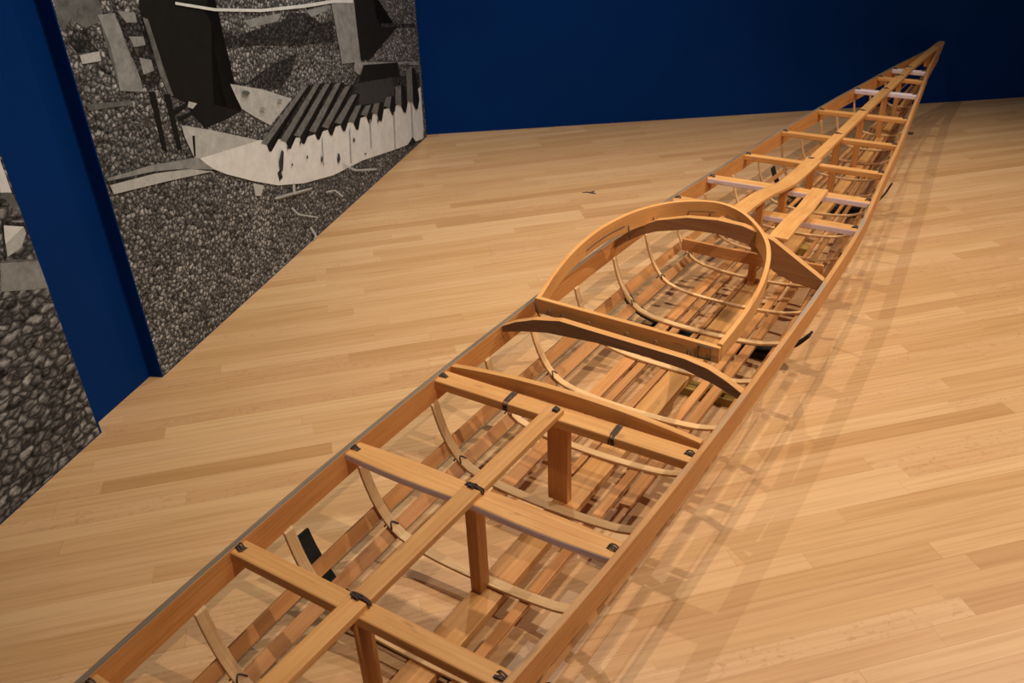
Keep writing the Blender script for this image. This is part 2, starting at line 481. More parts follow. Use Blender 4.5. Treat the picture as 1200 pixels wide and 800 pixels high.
MURAL_R = [
 ('mid', [(0.739, 1.214),(0.898, 1.191),(0.905, 1.122),(0.887, 1.102),(0.821, 1.097),(0.774, 1.128),(0.73, 1.103),(0.726, 1.147)]),
 ('shade', [(0.768, 1.096),(0.838, 1.094),(0.83, 1.056),(0.846, 1.029),(0.761, 1.041),(0.741, 1.073)]),
 ('shade', [(1.403, 1.011),(1.554,0.933),(1.906,0.921),(1.985,0.94),(2.129,0.915),(2.231,0.855),(2.357,0.841),(2.349,0.751),(1.942,0.82),(1.685,0.873),(1.458,0.908),(1.383,0.895)]),
 ('shade', [(1.562,0.76),(1.68,0.776),(1.785,0.784),(1.984,0.782),(1.903,0.715),(1.799,0.681),(1.674,0.717)]),
 ('shade', [(1.325,0.749),(1.401,0.766),(1.45,0.761),(1.5,0.678),(1.335,0.705)]),
 ('midlight', [(1.63,0.974),(1.917,0.951),(1.873,0.927),(1.664,0.942)]),
 ('midlight', [(2.113,0.926),(2.338,0.915),(2.308,0.894),(2.161,0.893)]),
 ('black', [(1.088, 1.182),(1.471, 1.129),(1.401, 1.038),(1.468,0.935),(1.389,0.908),(1.337,0.746),(1.5,0.678),(1.394,0.677),(1.259,0.686),(1.204,0.746),(1.186,0.793),(1.117,0.832),(1.106,0.916),(1.069,0.989),(1.064, 1.077)]),
 ('midlight', [(0.881, 1.121),(0.958, 1.113),(0.968,0.997),(0.993,0.961),(0.99,0.878),(0.889,0.907),(0.898,0.964),(0.898, 1.042)]),
 ('shade', [(0.954, 1.149),(0.976, 1.11),(1.052, 1.097),(1.057, 1.01),(1.082,0.967),(1.093,0.886),(1.022,0.877),(0.993,0.91),(0.977,0.995),(0.969, 1.058),(0.953, 1.102)]),
 ('midlight', [(0.965, 1.118),(1.042, 1.099),(1.041, 1.072),(0.993, 1.08)]),
 ('midlight', [(0.987, 1.042),(1.054, 1.029),(1.054, 1.004),(0.999, 1.009)]),
 ('midlight', [(1.01,0.976),(1.062,0.958),(1.065,0.925),(1.01,0.925)]),
 ('mid', [(1.071, 1.082),(1.094, 1.072),(1.108,0.961),(1.111,0.901),(1.128,0.83),(1.107,0.835),(1.085,0.921),(1.082, 1.018)]),
 ('black', [(1.015,0.872),(1.044,0.864),(1.03,0.68),(1.01,0.687)]),
 ('black', [(1.083,0.848),(1.114,0.84),(1.106,0.659),(1.083,0.663)]),
 ('black', [(1.099,0.789),(1.186,0.793),(1.193,0.781),(1.103,0.77)]),
 ('black', [(1.124,0.761),(1.248,0.759),(1.244,0.749),(1.129,0.746)]),
 ('light', [(0.767, 1.035),(0.846, 1.029),(0.844, 1.003),(0.767, 1.011)]),
 ('mid', [(0.737,0.907),(0.923,0.87),(0.923,0.857),(0.738,0.889)]),
 ('light', [(1.199,0.794),(1.242,0.775),(1.212,0.765),(1.186,0.779)]),
 ('light', [(1.46,0.787),(1.673,0.713),(1.879,0.624),(1.679,0.572),(1.571,0.639),(1.502,0.686),(1.478,0.739)]),
 ('shade', [(1.596,0.51),(2.032,0.641),(2.273,0.595),(2.467,0.533),(2.619,0.608),(3.067,0.514),(3.074,0.429),(3.351,0.387),(3.355,0.265),(3.117,0.291),(2.465,0.371),(1.961,0.441)]),
 ('midlight', [(2.523,0.629),(3.367,0.442),(3.362,0.426),(3.077,0.495),(2.613,0.589),(2.553,0.562),(2.499,0.595)]),
 ('black', [(2.615,0.594),(3.056,0.509),(3.053,0.434),(2.542,0.53)]),
 ('darkgrey', [(2.507,0.531),(2.955,0.454),(2.966,0.331),(2.521,0.425)]),
 ('midlight', [(2.358,0.912),(2.597,0.93),(2.591,0.761),(2.59,0.616),(2.384,0.65),(2.376,0.764)]),
 ('black', [(2.597,0.93),(2.83,0.895),(2.834,0.776),(2.887,0.721),(3.084,0.68),(2.697,0.601),(2.593,0.623),(2.591,0.761)]),
 ('shade', [(2.892,0.736),(3.354,0.652),(3.349,0.636),(2.886,0.718)]),
 ('white', [(1.576,0.544),(1.185,0.602),(1.243,0.546),(1.317,0.5),(1.477,0.416),(1.652,0.334),(1.858,0.268),(2.14,0.205),(2.477,0.164),(2.893,0.084),(3.324,0.011),(3.346,0.068),(3.359,0.307),(3.115,0.285),(2.465,0.371),(1.961,0.441),(1.683,0.513)]),
 ('light', [(1.13,0.733),(1.157,0.723),(1.304,0.663),(1.576,0.544),(1.185,0.602),(1.157,0.615),(1.133,0.694)]),
 ('black', [(1.174,0.685),(1.188,0.681),(1.166,0.614),(1.157,0.617)]),
 ('midlight', [(0.73,0.693),(0.932,0.664),(1.172,0.61),(1.254,0.539),(1.131,0.582),(0.938,0.638),(0.733,0.673)]),
 ('light', [(0.734,0.675),(0.937,0.637),(1.131,0.582),(1.243,0.536),(0.987,0.591),(0.741,0.64)]),
 ('shade', [(0.726,0.685),(0.939,0.642),(1.133,0.586),(0.936,0.635),(0.732,0.671)]),
 ('light', [(1.474,0.408),(1.548,0.372),(1.511,0.342),(1.474,0.357)]),
 ('midlight', [(1.614,0.304),(1.906,0.23),(1.914,0.215),(1.632,0.28)]),
 ('white', [(1.245, 1.098),(1.457, 1.044),(1.762,0.991),(2.103,0.953),(2.386,0.927),(2.586,0.896),(2.581,0.882),(2.381,0.914),(2.099,0.94),(1.758,0.981),(1.453, 1.035),(1.242, 1.09)]),
 ('shade', [(1.662,0.383),(1.692,0.391),(1.696,0.353),(1.666,0.346)]),
 ('shade', [(3.048,0.047),(3.159,0.074),(3.215,0.019)]),
 ('plank', [(1.582,0.531),(1.978,0.647),(2.027,0.64),(1.625,0.511)]),
 ('black', [(1.622,0.511),(2.027,0.64),(2.057,0.632),(1.673,0.509),(1.647,0.477),(1.631,0.482)]),
 ('plank', [(1.726,0.498),(2.083,0.63),(2.135,0.622),(1.773,0.476)]),
 ('black', [(1.769,0.476),(2.135,0.622),(2.167,0.615),(1.824,0.474),(1.797,0.44),(1.78,0.445)]),
 ('plank', [(1.841,0.483),(2.182,0.609),(2.237,0.601),(1.891,0.46)]),
 ('black', [(1.887,0.46),(2.237,0.601),(2.27,0.593),(1.946,0.457),(1.918,0.423),(1.9,0.428)]),
 ('plank', [(1.972,0.462),(2.286,0.586),(2.343,0.578),(2.026,0.438)]),
 ('black', [(2.022,0.437),(2.343,0.578),(2.379,0.569),(2.085,0.435),(2.055,0.399),(2.035,0.405)]),
 ('plank', [(2.092,0.445),(2.379,0.549),(2.439,0.54),(2.15,0.42)]),
 ('black', [(2.145,0.419),(2.439,0.54),(2.476,0.531),(2.212,0.416),(2.181,0.379),(2.161,0.386)]),
 ('plank', [(2.22,0.427),(2.434,0.495),(2.497,0.485),(2.282,0.401)]),
 ('black', [(2.277,0.4),(2.497,0.485),(2.535,0.475),(2.348,0.397),(2.316,0.359),(2.294,0.365)]),
 ('plank', [(2.357,0.394),(2.466,0.436),(2.529,0.425),(2.423,0.367)]),
 ('black', [(2.417,0.367),(2.529,0.425),(2.568,0.415),(2.493,0.362),(2.46,0.323),(2.436,0.33)]),
 ('plank', [(2.505,0.383),(2.574,0.407),(2.641,0.395),(2.576,0.355)]),
 ('black', [(2.57,0.354),(2.641,0.395),(2.682,0.384),(2.651,0.35),(2.616,0.309),(2.591,0.316)]),
 ('plank', [(2.632,0.358),(2.678,0.39),(2.748,0.377),(2.707,0.329)]),
 ('black', [(2.701,0.328),(2.748,0.377),(2.791,0.366),(2.786,0.323),(2.75,0.281),(2.723,0.289)]),
 ('plank', [(2.794,0.347),(2.834,0.381),(2.908,0.368),(2.874,0.316)]),
 ('black', [(2.868,0.315),(2.908,0.368),(2.954,0.356),(2.96,0.31),(2.922,0.266),(2.893,0.274)]),
 ('plank', [(2.952,0.315),(2.977,0.4),(3.056,0.388),(3.038,0.283)]),
 ('black', [(3.032,0.282),(3.056,0.388),(3.104,0.376),(3.129,0.276),(3.09,0.231),(3.059,0.24)]),
 ('plank', [(3.122,0.287),(3.152,0.449),(3.236,0.437),(3.216,0.253)]),
 ('black', [(3.209,0.252),(3.236,0.437),(3.288,0.425),(3.313,0.245),(3.272,0.199),(3.238,0.208)]),
 ('light', [(2.599, 0.332), (2.611, 0.329), (2.588, 0.194), (2.576, 0.198)]),
 ('light', [(2.914, 0.282), (2.928, 0.278), (2.893, 0.084), (2.879, 0.089)]),
 ('light', [(3.177, 0.263), (3.193, 0.259), (3.166, 0.072), (3.149, 0.077)]),
 ('light', [(2.36, 0.36), (2.371, 0.356), (2.338, 0.2), (2.326, 0.204)]),
 ('light', [(2.075, 0.406), (2.084, 0.403), (2.059, 0.284), (2.049, 0.287)]),
 ('darkgrey', [(2.382, 0.296), (2.392, 0.304), (2.402, 0.297), (2.404, 0.287), (2.394, 0.282), (2.384, 0.287)]),
 ('darkgrey', [(2.192, 0.269), (2.209, 0.288), (2.221, 0.277), (2.221, 0.255), (2.204, 0.241), (2.192, 0.25)]),
 ('darkgrey', [(1.91, 0.368), (1.917, 0.373), (1.923, 0.369), (1.924, 0.362), (1.917, 0.358), (1.911, 0.361)]),
 ('darkgrey', [(2.035, 0.317), (2.044, 0.329), (2.051, 0.322), (2.049, 0.309), (2.04, 0.299), (2.034, 0.304)]),
 ('darkgrey', [(1.762, 0.457), (1.769, 0.462), (1.777, 0.457), (1.778, 0.451), (1.77, 0.447), (1.763, 0.451)]),
 ('darkgrey', [(1.874, 0.445), (1.882, 0.453), (1.888, 0.448), (1.887, 0.438), (1.879, 0.432), (1.874, 0.436)]),
 ('darkgrey', [(2.487, 0.193), (2.495, 0.195), (2.507, 0.19), (2.511, 0.185), (2.501, 0.184), (2.491, 0.189)]),
 ('darkgrey', [(1.773, 0.381), (1.779, 0.384), (1.786, 0.381), (1.787, 0.375), (1.78, 0.373), (1.775, 0.376)]),
 ('darkgrey', [(2.691, 0.306), (2.702, 0.318), (2.711, 0.311), (2.711, 0.297), (2.7, 0.288), (2.692, 0.293)]),
 ('darkgrey', [(1.718, 0.462), (1.731, 0.448), (1.697, 0.416), (1.698, 0.379), (1.679, 0.386), (1.684, 0.429)]),
 ('mid', [(1.507, 0.743), (1.528, 0.747), (1.558, 0.737), (1.568, 0.726), (1.543, 0.724), (1.516, 0.733)]),
 ('midlight', [(1.611, 0.656), (1.627, 0.66), (1.647, 0.652), (1.653, 0.643), (1.636, 0.641), (1.618, 0.648)]),
 ('midlight', [(1.749, 0.652), (1.763, 0.655), (1.782, 0.648), (1.788, 0.64), (1.772, 0.639), (1.755, 0.645)]),
 ('light', [(1.6, 0.302), (1.907, 0.232), (1.911, 0.225), (1.604, 0.292)]),
 ('light', [(1.72, 0.214), (1.762, 0.168), (1.92, 0.089), (1.924, 0.081), (1.754, 0.164), (1.708, 0.213)]),
 ('light', [(1.85, 0.072), (1.886, 0.01), (1.855, -0.023), (1.839, -0.015), (1.864, 0.02), (1.832, 0.075)]),
 ('light', [(2.242, 0.224), (2.369, 0.154), (2.61, 0.077), (2.607, 0.068), (2.359, 0.148), (2.233, 0.22)]),
 ('light', [(2.031, 0.168), (2.124, 0.141), (2.194, 0.083), (2.18, 0.082), (2.116, 0.137), (2.031, 0.16)]),
 ('light', [(1.752, 0.301), (1.772, 0.293), (1.764, 0.254), (1.743, 0.262)]),
]
MURAL_L = [
 ('white', [(0.413,0.895),(0.396,0.859),(0.396,0.775),(0.363,0.787)]),
 ('mid', [(0.363,0.787),(0.396,0.775),(0.401,0.738),(0.385,0.731),(0.362,0.785)]),
 ('shade', [(0.346,0.715),(0.408,0.69),(0.409,0.663),(0.343,0.71)]),
 ('white', [(0.335,0.71),(0.396,0.681),(0.324,0.663)]),
 ('light', [(0.324,0.663),(0.395,0.68),(0.395,0.662),(0.366,0.635),(0.315,0.631)]),
 ('shade', [(0.338,0.725),(0.343,0.723),(0.307,0.621),(0.301,0.625)]),
 ('midlight', [(0.289,0.627),(0.402,0.581),(0.405,0.498),(0.341,0.523),(0.258,0.56)]),
 ('mid', [(0.292,0.632),(0.4,0.587),(0.401,0.58),(0.289,0.626)]),
]

mural('photo_mural', 0.722, 3.40, 2.6, MURAL_R, 'pebR', 'black and white photo mural of a white boat laid with slats on a pebble beach')
mural('photo_mural', -3.6, 0.412, 2.6, MURAL_L, 'pebL', 'black and white photo mural of large stones and grey plank, left of the blue recess', 0.009)

# ------------------------------------------------------------ kayak frame
AY, BY = math.radians(34.7), math.radians(122.4)
KA = Vector((math.sin(AY), math.cos(AY), 0)); KB = Vector((math.sin(BY), math.cos(BY), 0))
KO = Vector((0.109, 1.632, 0)); UP = Vector((0, 0, 1))
def K(s, w, z):
    return KA*s + KB*w + UP*z          # relative to the kayak's own origin

def interp(tab, x):
    if x <= tab[0][0]: return tab[0][1]
    if x >= tab[-1][0]: return tab[-1][1]
    for i in range(len(tab)-1):
        x0, y0 = tab[i]; x1, y1 = tab[i+1]
        if x0 <= x <= x1:
            def sl(j):
                if j <= 0: return (tab[1][1]-tab[0][1])/(tab[1][0]-tab[0][0])
                if j >= len(tab)-1: return (tab[-1][1]-tab[-2][1])/(tab[-1][0]-tab[-2][0])
                return (tab[j+1][1]-tab[j-1][1])/(tab[j+1][0]-tab[j-1][0])
            h = x1-x0; t = (x-x0)/h; m0, m1 = sl(i)*h, sl(i+1)*h
            return ((2*t**3-3*t*t+1)*y0 + (t**3-2*t*t+t)*m0 + (-2*t**3+3*t*t)*y1 + (t**3-t*t)*m1)
TW = [(-2.65, .006), (-2.3, .09), (-1.9, .17), (-1.5, .232), (-1.045, .280), (-.71, .309), (-.36, .330), (0, .341), (.3, .345), (.9, .344),
      (1.4, .330), (1.7, .305), (2.02, .276), (2.4, .243), (2.81, .199), (3.27, .147), (3.58, .106), (3.8, .074), (4.0, .044), (4.19, .018), (4.3, .004)]
TC = [(-2.65, 0), (0, -.004), (3.0, 0), (3.27, .004), (3.58, .014), (3.8, .022), (4.0, .040), (4.19, .057), (4.36, .064)]
TZ = [(-2.65, .40), (-2.2, .36), (-1.6, .34), (-1.0, .335), (3.3, .335), (3.6, .343), (3.8, .350), (4.0, .360), (4.19, .370), (4.36, .381)]
TK = [(-2.65, .36), (-2.4, .22), (-2.0, .11), (-1.5, .07), (-1.0, .06), (2.3, .06), (2.8, .075), (3.27, .10), (3.73, .165), (4.0, .225), (4.15, .285), (4.3, .34)]
HW = lambda s: interp(TW, s)
CT = lambda s: interp(TC, s)
ZG = lambda s: interp(TZ, s)
ZK = lambda s: interp(TK, s)
SEC = [(1.0, 1.0), (.972, .80), (.932, .60), (.872, .40), (.795, .23), (.695, .12), (.54, .052), (.33, .016), (.15, .004), (0, 0)]
GH = 0.034
def hull(s, f, dz=0.0):
    """point on the hull section at station s; f -1..1 across"""
    a = abs(f)
    tab = sorted([(x, z) for x, z in SEC])
    h = None
    for i in range(len(tab)-1):
        if tab[i][0] <= a <= tab[i+1][0]:
            t = (a-tab[i][0])/(tab[i+1][0]-tab[i][0]); h = tab[i][1] + t*(tab[i+1][1]-tab[i][1]); break
    top = ZG(s) - 2*GH
    return CT(s) + math.copysign(a, f)*HW(s), ZK(s) + h*(top-ZK(s)) + dz

kayak = empty('kayak_frame', KO, 'bare wooden skin boat frame with round cockpit hoop, standing on the strip floor', 'kayak frame')
def part(name, bm, mat, bevel=0.0, parent=None, label=None):
    o = link(name, bm, mat, parent or kayak, bevel=bevel)
    if label: o['label'] = label
    return o

def frange(a, b, n):
    return [a + (b-a)*i/(n-1) for i in range(n)]

# gunwales
for sgn in (-1, 1):
    ss = frange(-2.65, 4.22, 90)
    path, sd = [], []
    for s in ss:
        path.append(K(s, CT(s) + sgn*(HW(s)+.007), ZG(s)-GH))
    # side vector perpendicular to the path
    for i in range(len(ss)):
        t = path[min(i+1, len(ss)-1)] - path[max(i-1, 0)]
        t.z = 0; t.normalize()
        sd.append(Vector((t.y, -t.x, 0)))
    bm = sweep(path, sd, UP, 0.007, GH, mats=[1, 0, 0, 0])
    part('gunwale', bm, [W_GUNWALE, W_GREY if sgn < 0 else W_MIX], 0.0015,
         label='gunwale with grey weathered top edge' if sgn < 0 else None)

def cross(name, s, w0, w1, z, wid, th, mat=W_SPRUCE, mats=None, front=None, n=2, arch=None, rnd=False, ds=0.0, bevel=0.004, label=None):
    """deck beam running across; wid along the boat, th vertical, z = top"""
    path = []
    N = 14 if arch else 2
    if wid > .051 and front:
        N = 13
    for i in range(N):
        t = i/(N-1); w = w0 + (w1-w0)*t
        zz = z + (arch(w) if arch else 0)
        path.append(K(s + ds*(t-.5), w, zz - th/2))
    mm = [mat]
    mi = None
    if front:
        mm = [mat, front]; mi = [0, 1, 0, 0]
    hw_ = [wid/2*(1 + (.22*math.sin(math.pi*min(1, abs(i/(N-1)*2-1)))**1 if N > 2 else 0)) for i in range(N)]
    bm = sweep(path, -KA, UP, hw_, th/2, mats=mi, round_=rnd)
    if front:
        # the face turned to the stern carries the paint
        bm.normal_update()
        bmesh.ops.recalc_face_normals(bm, faces=bm.faces)
        for f in bm.faces:
            f.material_index = 1 if f.normal.dot(-KA) > 0.8 else 0
    return part(name, bm, mm, bevel, label=label)

beams = [(-2.05, .04, .024, 0), (-1.72, .04, .024, 0), (-1.39, .04, .024, 0), (-1.05, .04, .024, 0), (-.702, .042, .026, 0), (-.35, .052, .020, 1), (-.008, .054, .026, 0),
         (1.42, .05, .022, 1), (1.695, .05, .022, 1), (2.018, .032, .024, 0), (2.40, .032, .022, 0), (2.81, .032, .022, 0),
         (3.262, .036, .022, 2), (3.545, .03, .020, 0), (3.73, .034, .022, 2)]
for s, wid, th, paint in beams:
    w = HW(s) + .002
    cross('deck_beam', s, CT(s)-w, CT(s)+w, ZG(s) - .004, wid, th, mat=(W_LILAC if paint == 2 else W_SPRUCE), front=(W_LILAC if paint == 1 else None),
          label={0: None, 1: 'deck beam with lilac painted rear face', 2: 'pale lilac painted deck beam'}[paint])

# upright bow-backed plank just ahead of the beam behind the cockpit
N = 18; path = []; hts = []
for i in range(N):
    t = i/(N-1)*2-1
    path.append(K(.040, -.003 + t*.338, .326 + .014*(1-t*t))); hts.append(.011 + .011*(1-t*t))
part('back_rest_plank', sweep(path, KA, UP, .0085, hts), W_SPRUCE, 0.002)

# arched beams either side of the cockpit: polygons in (w,z), extruded along the boat
def plate(name, s, pts, th, mat, topmat=None, bevel=0.002, label=None):
    bm = bmesh.new(); uvl = bm.loops.layers.uv.new('UVMap')
    a = [bm.verts.new(K(s-th/2, w, z)) for w, z in pts]
    c = [bm.verts.new(K(s+th/2, w, z)) for w, z in pts]
    fs = [bm.faces.new(a), bm.faces.new(list(reversed(c)))]
    n = len(pts)
    for i in range(n):
        fs.append(bm.faces.new((a[i], a[(i+1) % n], c[(i+1) % n], c[i])))
    for f in bm.faces:
        for lp in f.loops:
            co = lp.vert.co
            lp[uvl].uv = (co.dot(KB), co.z + co.dot(KA))
    bmesh.ops.recalc_face_normals(bm, faces=bm.faces)
    mats = [mat]
    if topmat:
        mats.append(topmat)
        for f in bm.faces:
            f.material_index = 1 if f.normal.z > 0.5 else 0
    return part(name, bm, mats, bevel, label=label)

def arc_pts(tab, n=24):
    w0, w1 = tab[0][0], tab[-1][0]
    out = []
    for i in range(n):
        w = w0 + (w1-w0)*i/(n-1)
        for j in range(len(tab)-1):
            if tab[j][0] <= w <= tab[j+1][0] + 1e-9:
                t = (w-tab[j][0])/(tab[j+1][0]-tab[j][0]); out.append((w, tab[j][1] + t*(tab[j+1][1]-tab[j][1]))); break
    return out
top = [(-.343, .338), (-.30, .362), (-.24, .385), (-.16, .402), (-.08, .398), (.04, .393), (.19, .387), (.25, .376), (.30, .355), (.341, .332)]
bot = [(-.343, .318), (-.28, .337), (-.20, .354), (-.05, .364), (.10, .362), (.19, .355), (.27, .335), (.341, .308)]
plate('cockpit_rear_beam', .282, top + list(reversed(bot)), .022, W_DARK, W_SPRUCE, label='arched beam with weathered rear face, its shade painted in')
top = [(-.343, .335), (-.30, .372), (-.25, .405), (-.20, .432), (-.10, .460), (0, .470), (.08, .466), (.13, .453), (.178, .436), (.340, .337)]
bot = [(-.343, .305), (-.30, .337), (-.25, .370), (-.20, .392), (-.10, .418), (0, .424), (.10, .408), (.15, .372), (.19, .335), (.25, .312), (.340, .300)]
plate('cockpit_front_beam', .965, top + list(reversed(bot)), .024, W_BROWN, W_SPRUCE)

# cockpit hoop
def catmull(pts, per=8):
    out = []
    n = len(pts)
    for i in range(n-1):
        p0 = pts[max(i-1, 0)]; p1 = pts[i]; p2 = pts[i+1]; p3 = pts[min(i+2, n-1)]
        for k in range(per):
            t = k/per
            out.append(tuple(.5*((2*b_) + (-a_+c_)*t + (2*a_-5*b_+4*c_-d_)*t*t + (-a_+3*b_-3*c_+d_)*t**3) for a_, b_, c_, d_ in zip(p0, p1, p2, p3)))
    out.append(pts[-1])
    return out
OUT = [(.325, -.266), (.44, -.292), (.56, -.311), (.68, -.317), (.80, -.306), (.92, -.268), (1.01, -.208), (1.06, -.140), (1.085, -.06), (1.07, .01), (1.02, .082), (.92, .165),
       (.81, .217), (.66, .252), (.50, .266), (.325, .264)]
hoop = catmull(OUT, 8)
zh = lambda s: .430 + (s-.45)*.075
def strip(pts, ztop, h, th, inset=0.0):
    path, sd = [], []
    n = len(pts)
    P = [K(s, w, 0) for s, w in pts]
    for i in range(n):
        t = (P[min(i+1, n-1)] - P[max(i-1, 0)]).normalized()
        sdv = Vector((t.y, -t.x, 0)); sd.append(sdv)
        path.append(P[i] + sdv*(inset + th/2) + UP*(ztop(pts[i][0]) - h(pts[i][0])/2))
    return sweep(path, sd, UP, th/2, [h(p[0])/2 for p in pts])
hh = lambda s: .048 + .012*min(1, max(0, (s-.33)/.6))
part('cockpit_hoop', strip(hoop, zh, hh, .013), W_SPRUCE, 0.002)
# straight rear board of the hoop
path = [K(.322, w, .398 - .025*w) for w in frange(-.262, .262, 8)]
part('cockpit_rear_board', sweep(path, KA, UP, .0075, .0225), W_SPRUCE, 0.002)

path = [K(1.33, w, z) for w, z in ((-.256, .190), (-.1, .186), (.1, .186), (.256, .190))]
part('foot_brace', sweep(path, KA, UP, .007, .023), W_HULL, .002)

# deck ridge
def ridge(pts, wid, th, name='deck_ridge', mat=W_SPRUCE, bevel=0.003):
    path = [K(s, w, z - th/2) for s, w, z in pts]
    return part(name, sweep(path, KB, UP, [wid/2]*len(path), th/2), mat, bevel)
segs = [(-2.6, -2.05), (-2.05, -1.72), (-1.72, -1.39), (-1.39, -1.05), (-1.05, -.702), (-.702, -.35), (-.35, -.008)]
for a_, c_ in segs:
    ridge([(a_ + .012, CT(a_)-.004, ZG(a_)+.010), (c_ + .004, CT(c_)-.004, ZG(c_)+.010)], .042, .018)
fr_ = catmull([(1.04, 0, .437), (1.20, 0, .431), (1.38, 0, .412), (1.566, 0, .378), (1.70, 0, .356), (1.86, 0, .349), (2.03, 0, .347)], 5)
ridge(fr_, .062, .014)
for a_, c_ in ((2.03, 2.40), (2.40, 2.81), (2.81, 3.262), (3.262, 3.545), (3.545, 3.73), (3.73, 4.20)):
    ridge([(a_ + .006, CT(a_), ZG(a_)+.012), (c_ + .006, CT(c_), ZG(c_)+.012)], .044 if c_ < 3.6 else .038, .018)
ridge([(.985, .182, .436), (1.22, .158, .402), (1.45, .137, .362), (1.70, .118, .346)], .060, .012, 'knee_plank')

# stanchions
def post(s, z1, wx, wy, rnd=False, mat=W_GUNWALE, w=0.0):
    z0 = ZK(s) - .002
    p = [K(s, CT(s)+w, z0), K(s, CT(s)+w, z1)]
    part('stanchion', sweep(p, KB, KA, wx/2, wy/2, round_=rnd), mat, 0 if rnd else .002)
post(-1.39, .312, .032, .030); post(-1.05, .312, .036, .034, True)
post(-.702, .310, .038, .036, True); post(-.35, .312, .028, .034); post(-.0, .312, .056, .022)
post(1.39, .400, .026, .024); post(1.66, .345, .026, .026); post(2.018, .312, .026, .026)
post(2.40, .312, .026, .030); post(2.81, .312, .026, .026); post(3.262, .312, .026, .026); post(3.545, .315, .022, .022)

# ribs
ribs = [-2.1, -1.85, -1.6, -1.35, -1.08, -.82, -.575, -.33, -.045, .20, .43, .70, .957, 1.19, 1.42, 1.665, 1.91, 2.16, 2.40, 2.62, 2.85, 3.05, 3.27, 3.47, 3.66]
def wrap_cord(bm, c, ax, a, b_, ha, hb, turns=3, r=.0018, spacing=.005):
    """loops of cord round a bar: ax along the bar, a/b_ section axes"""
    for k in range(turns):
        o = c + ax*((k-(turns-1)/2)*spacing)
        pts = []
        for i in range(12):
            th = 2*math.pi*i/12
            ca_, sa_ = math.cos(th), math.sin(th)
            q_ = max(abs(ca_), abs(sa_))
            pts.append(o + a*(ha*ca_/q_*.98) + b_*(hb*sa_/q_*.98) + ax*random.uniform(-.0012, .0012))
        tube(bm, pts, r, 5, True)
STR = [(-.875, .018, -2.35), (-.765, .018, -2.35), (-.42, .020, -.10), (-.29, .013, .15), (-.085, .010, .10), (.33, .013, -2.35), (.455, .016, .05), (.70, .015, -2.35), (.84, .015, -2.35)]
for i, s in enumerate(ribs):
    fs = []
    nF = 33
    for k in range(nF):
        t = k/(nF-1)*2-1
        fs.append(math.sin(t*math.pi/2))
    path, ups = [], []
    for f in fs:
        w, z = hull(s, f)
        path.append(K(s, w, z + .004))
    # insert ends inside the gunwales
    top_z = ZG(s) - 2*GH + .004
    path[0] = K(s, CT(s) - HW(s) - .0075, top_z); path[-1] = K(s, CT(s) + HW(s) + .0075, top_z)
    for k in range(nF):
        t = (path[min(k+1, nF-1)] - path[max(k-1, 0)]).normalized()
        ups.append(KA.cross(t).normalized())
    wd = .013 if s < 1.0 else .008
    rb = part('rib', sweep(path, KA, ups, wd if s < .1 else wd*.85, .0038), W_PALE, 0.001)
    if -1.2 < s < 3.1:
        for f in (-.80, .80):
            bm = bmesh.new()
            w, z = hull(s, f)
            t2 = K(0, 1, 0)
            c_ = K(s, w, z - .002)
            for kk in range(2):
                dirv = (KA + (KB if kk else -KB)*.9).normalized()
                tube(bm, [c_ - dirv*.017 + UP*.001, c_ - dirv*.009 + UP*.010, c_ + UP*.013, c_ + dirv*.009 + UP*.010, c_ + dirv*.017 + UP*.001], .0022, 5)
            part('lashing', bm, M_CORD, parent=rb)

# keel and hull stringers (under the ribs)
def stringer(f, hwid, s0=-2.35, s1=3.95, th=.011, mat=W_HULL, name='stringer'):
    path, sd, ups, hws = [], [], [], []
    for s in frange(s0, s1, 60):
        w, z = hull(s, f)
        w1_, z1_ = hull(s, min(f+.06, 1)); w0_, z0_ = hull(s, max(f-.06, -1))
        tdir = (K(0, w1_, z1_) - K(0, w0_, z0_)).normalized()
        upv = tdir.cross(-KA).normalized()
        if upv.z < 0: upv = -upv
        path.append(K(s, w, z) - upv*(th/2 + .001)); sd.append(tdir); ups.append(upv)
        hws.append(hwid*min(1, .15 + HW(s)/.345*.85)*(1 - .42*min(1, max(0, (s-1.15)/.6))))
    part(name, sweep(path, sd, ups, hws, th/2), mat, .001)
for f, h, s0 in STR:
    stringer(f, h, s0)
# keel board
path, hws = [], []
for s in frange(-2.5, 4.18, 60):
    path.append(K(s, CT(s) + .022*min(1, HW(s)/.2), ZK(s)-.013)); hws.append((.014 + .021*min(1, HW(s)/.25))*(1 - .3*min(1, max(0, (s-1.2)/.6))))
part('keel', sweep(path, KB, UP, hws, .012), W_SPRUCE, .002)

# bow and stern end blocks
def endblock(name, rows, mat):
    bm = bmesh.new(); uvl = bm.loops.layers.uv.new('UVMap'); rings = []
    for s, w, zt, zb, h in rows:
        rings.append([bm.verts.new(K(s, w-h, zt)), bm.verts.new(K(s, w+h, zt)), bm.verts.new(K(s, w+h*.6, zb)), bm.verts.new(K(s, w-h*.6, zb))])
    for i in range(len(rings)-1):
        for k in range(4):
            bm.faces.new((rings[i][k], rings[i][(k+1) % 4], rings[i+1][(k+1) % 4], rings[i+1][k]))
    bm.faces.new(rings[0]); bm.faces.new(rings[-1])
    for f in bm.faces:
        for lp in f.loops: lp[uvl].uv = (lp.vert.co.dot(KA), lp.vert.co.z + lp.vert.co.dot(KB))
    part(name, bm, mat, .003)
endblock('bow_block', [(4.08, .046, .368, .29, .020), (4.18, .056, .374, .28, .026), (4.26, .061, .379, .30, .026), (4.32, .065, .384, .325, .022), (4.352, .067, .386, .35, .015), (4.365, .068, .382, .36, .008)], W_GUNWALE)
endblock('stern_block', [(-2.50, 0, .395, .32, .03), (-2.62, 0, .405, .32, .02), (-2.75, 0, .43, .36, .010)], W_GUNWALE)

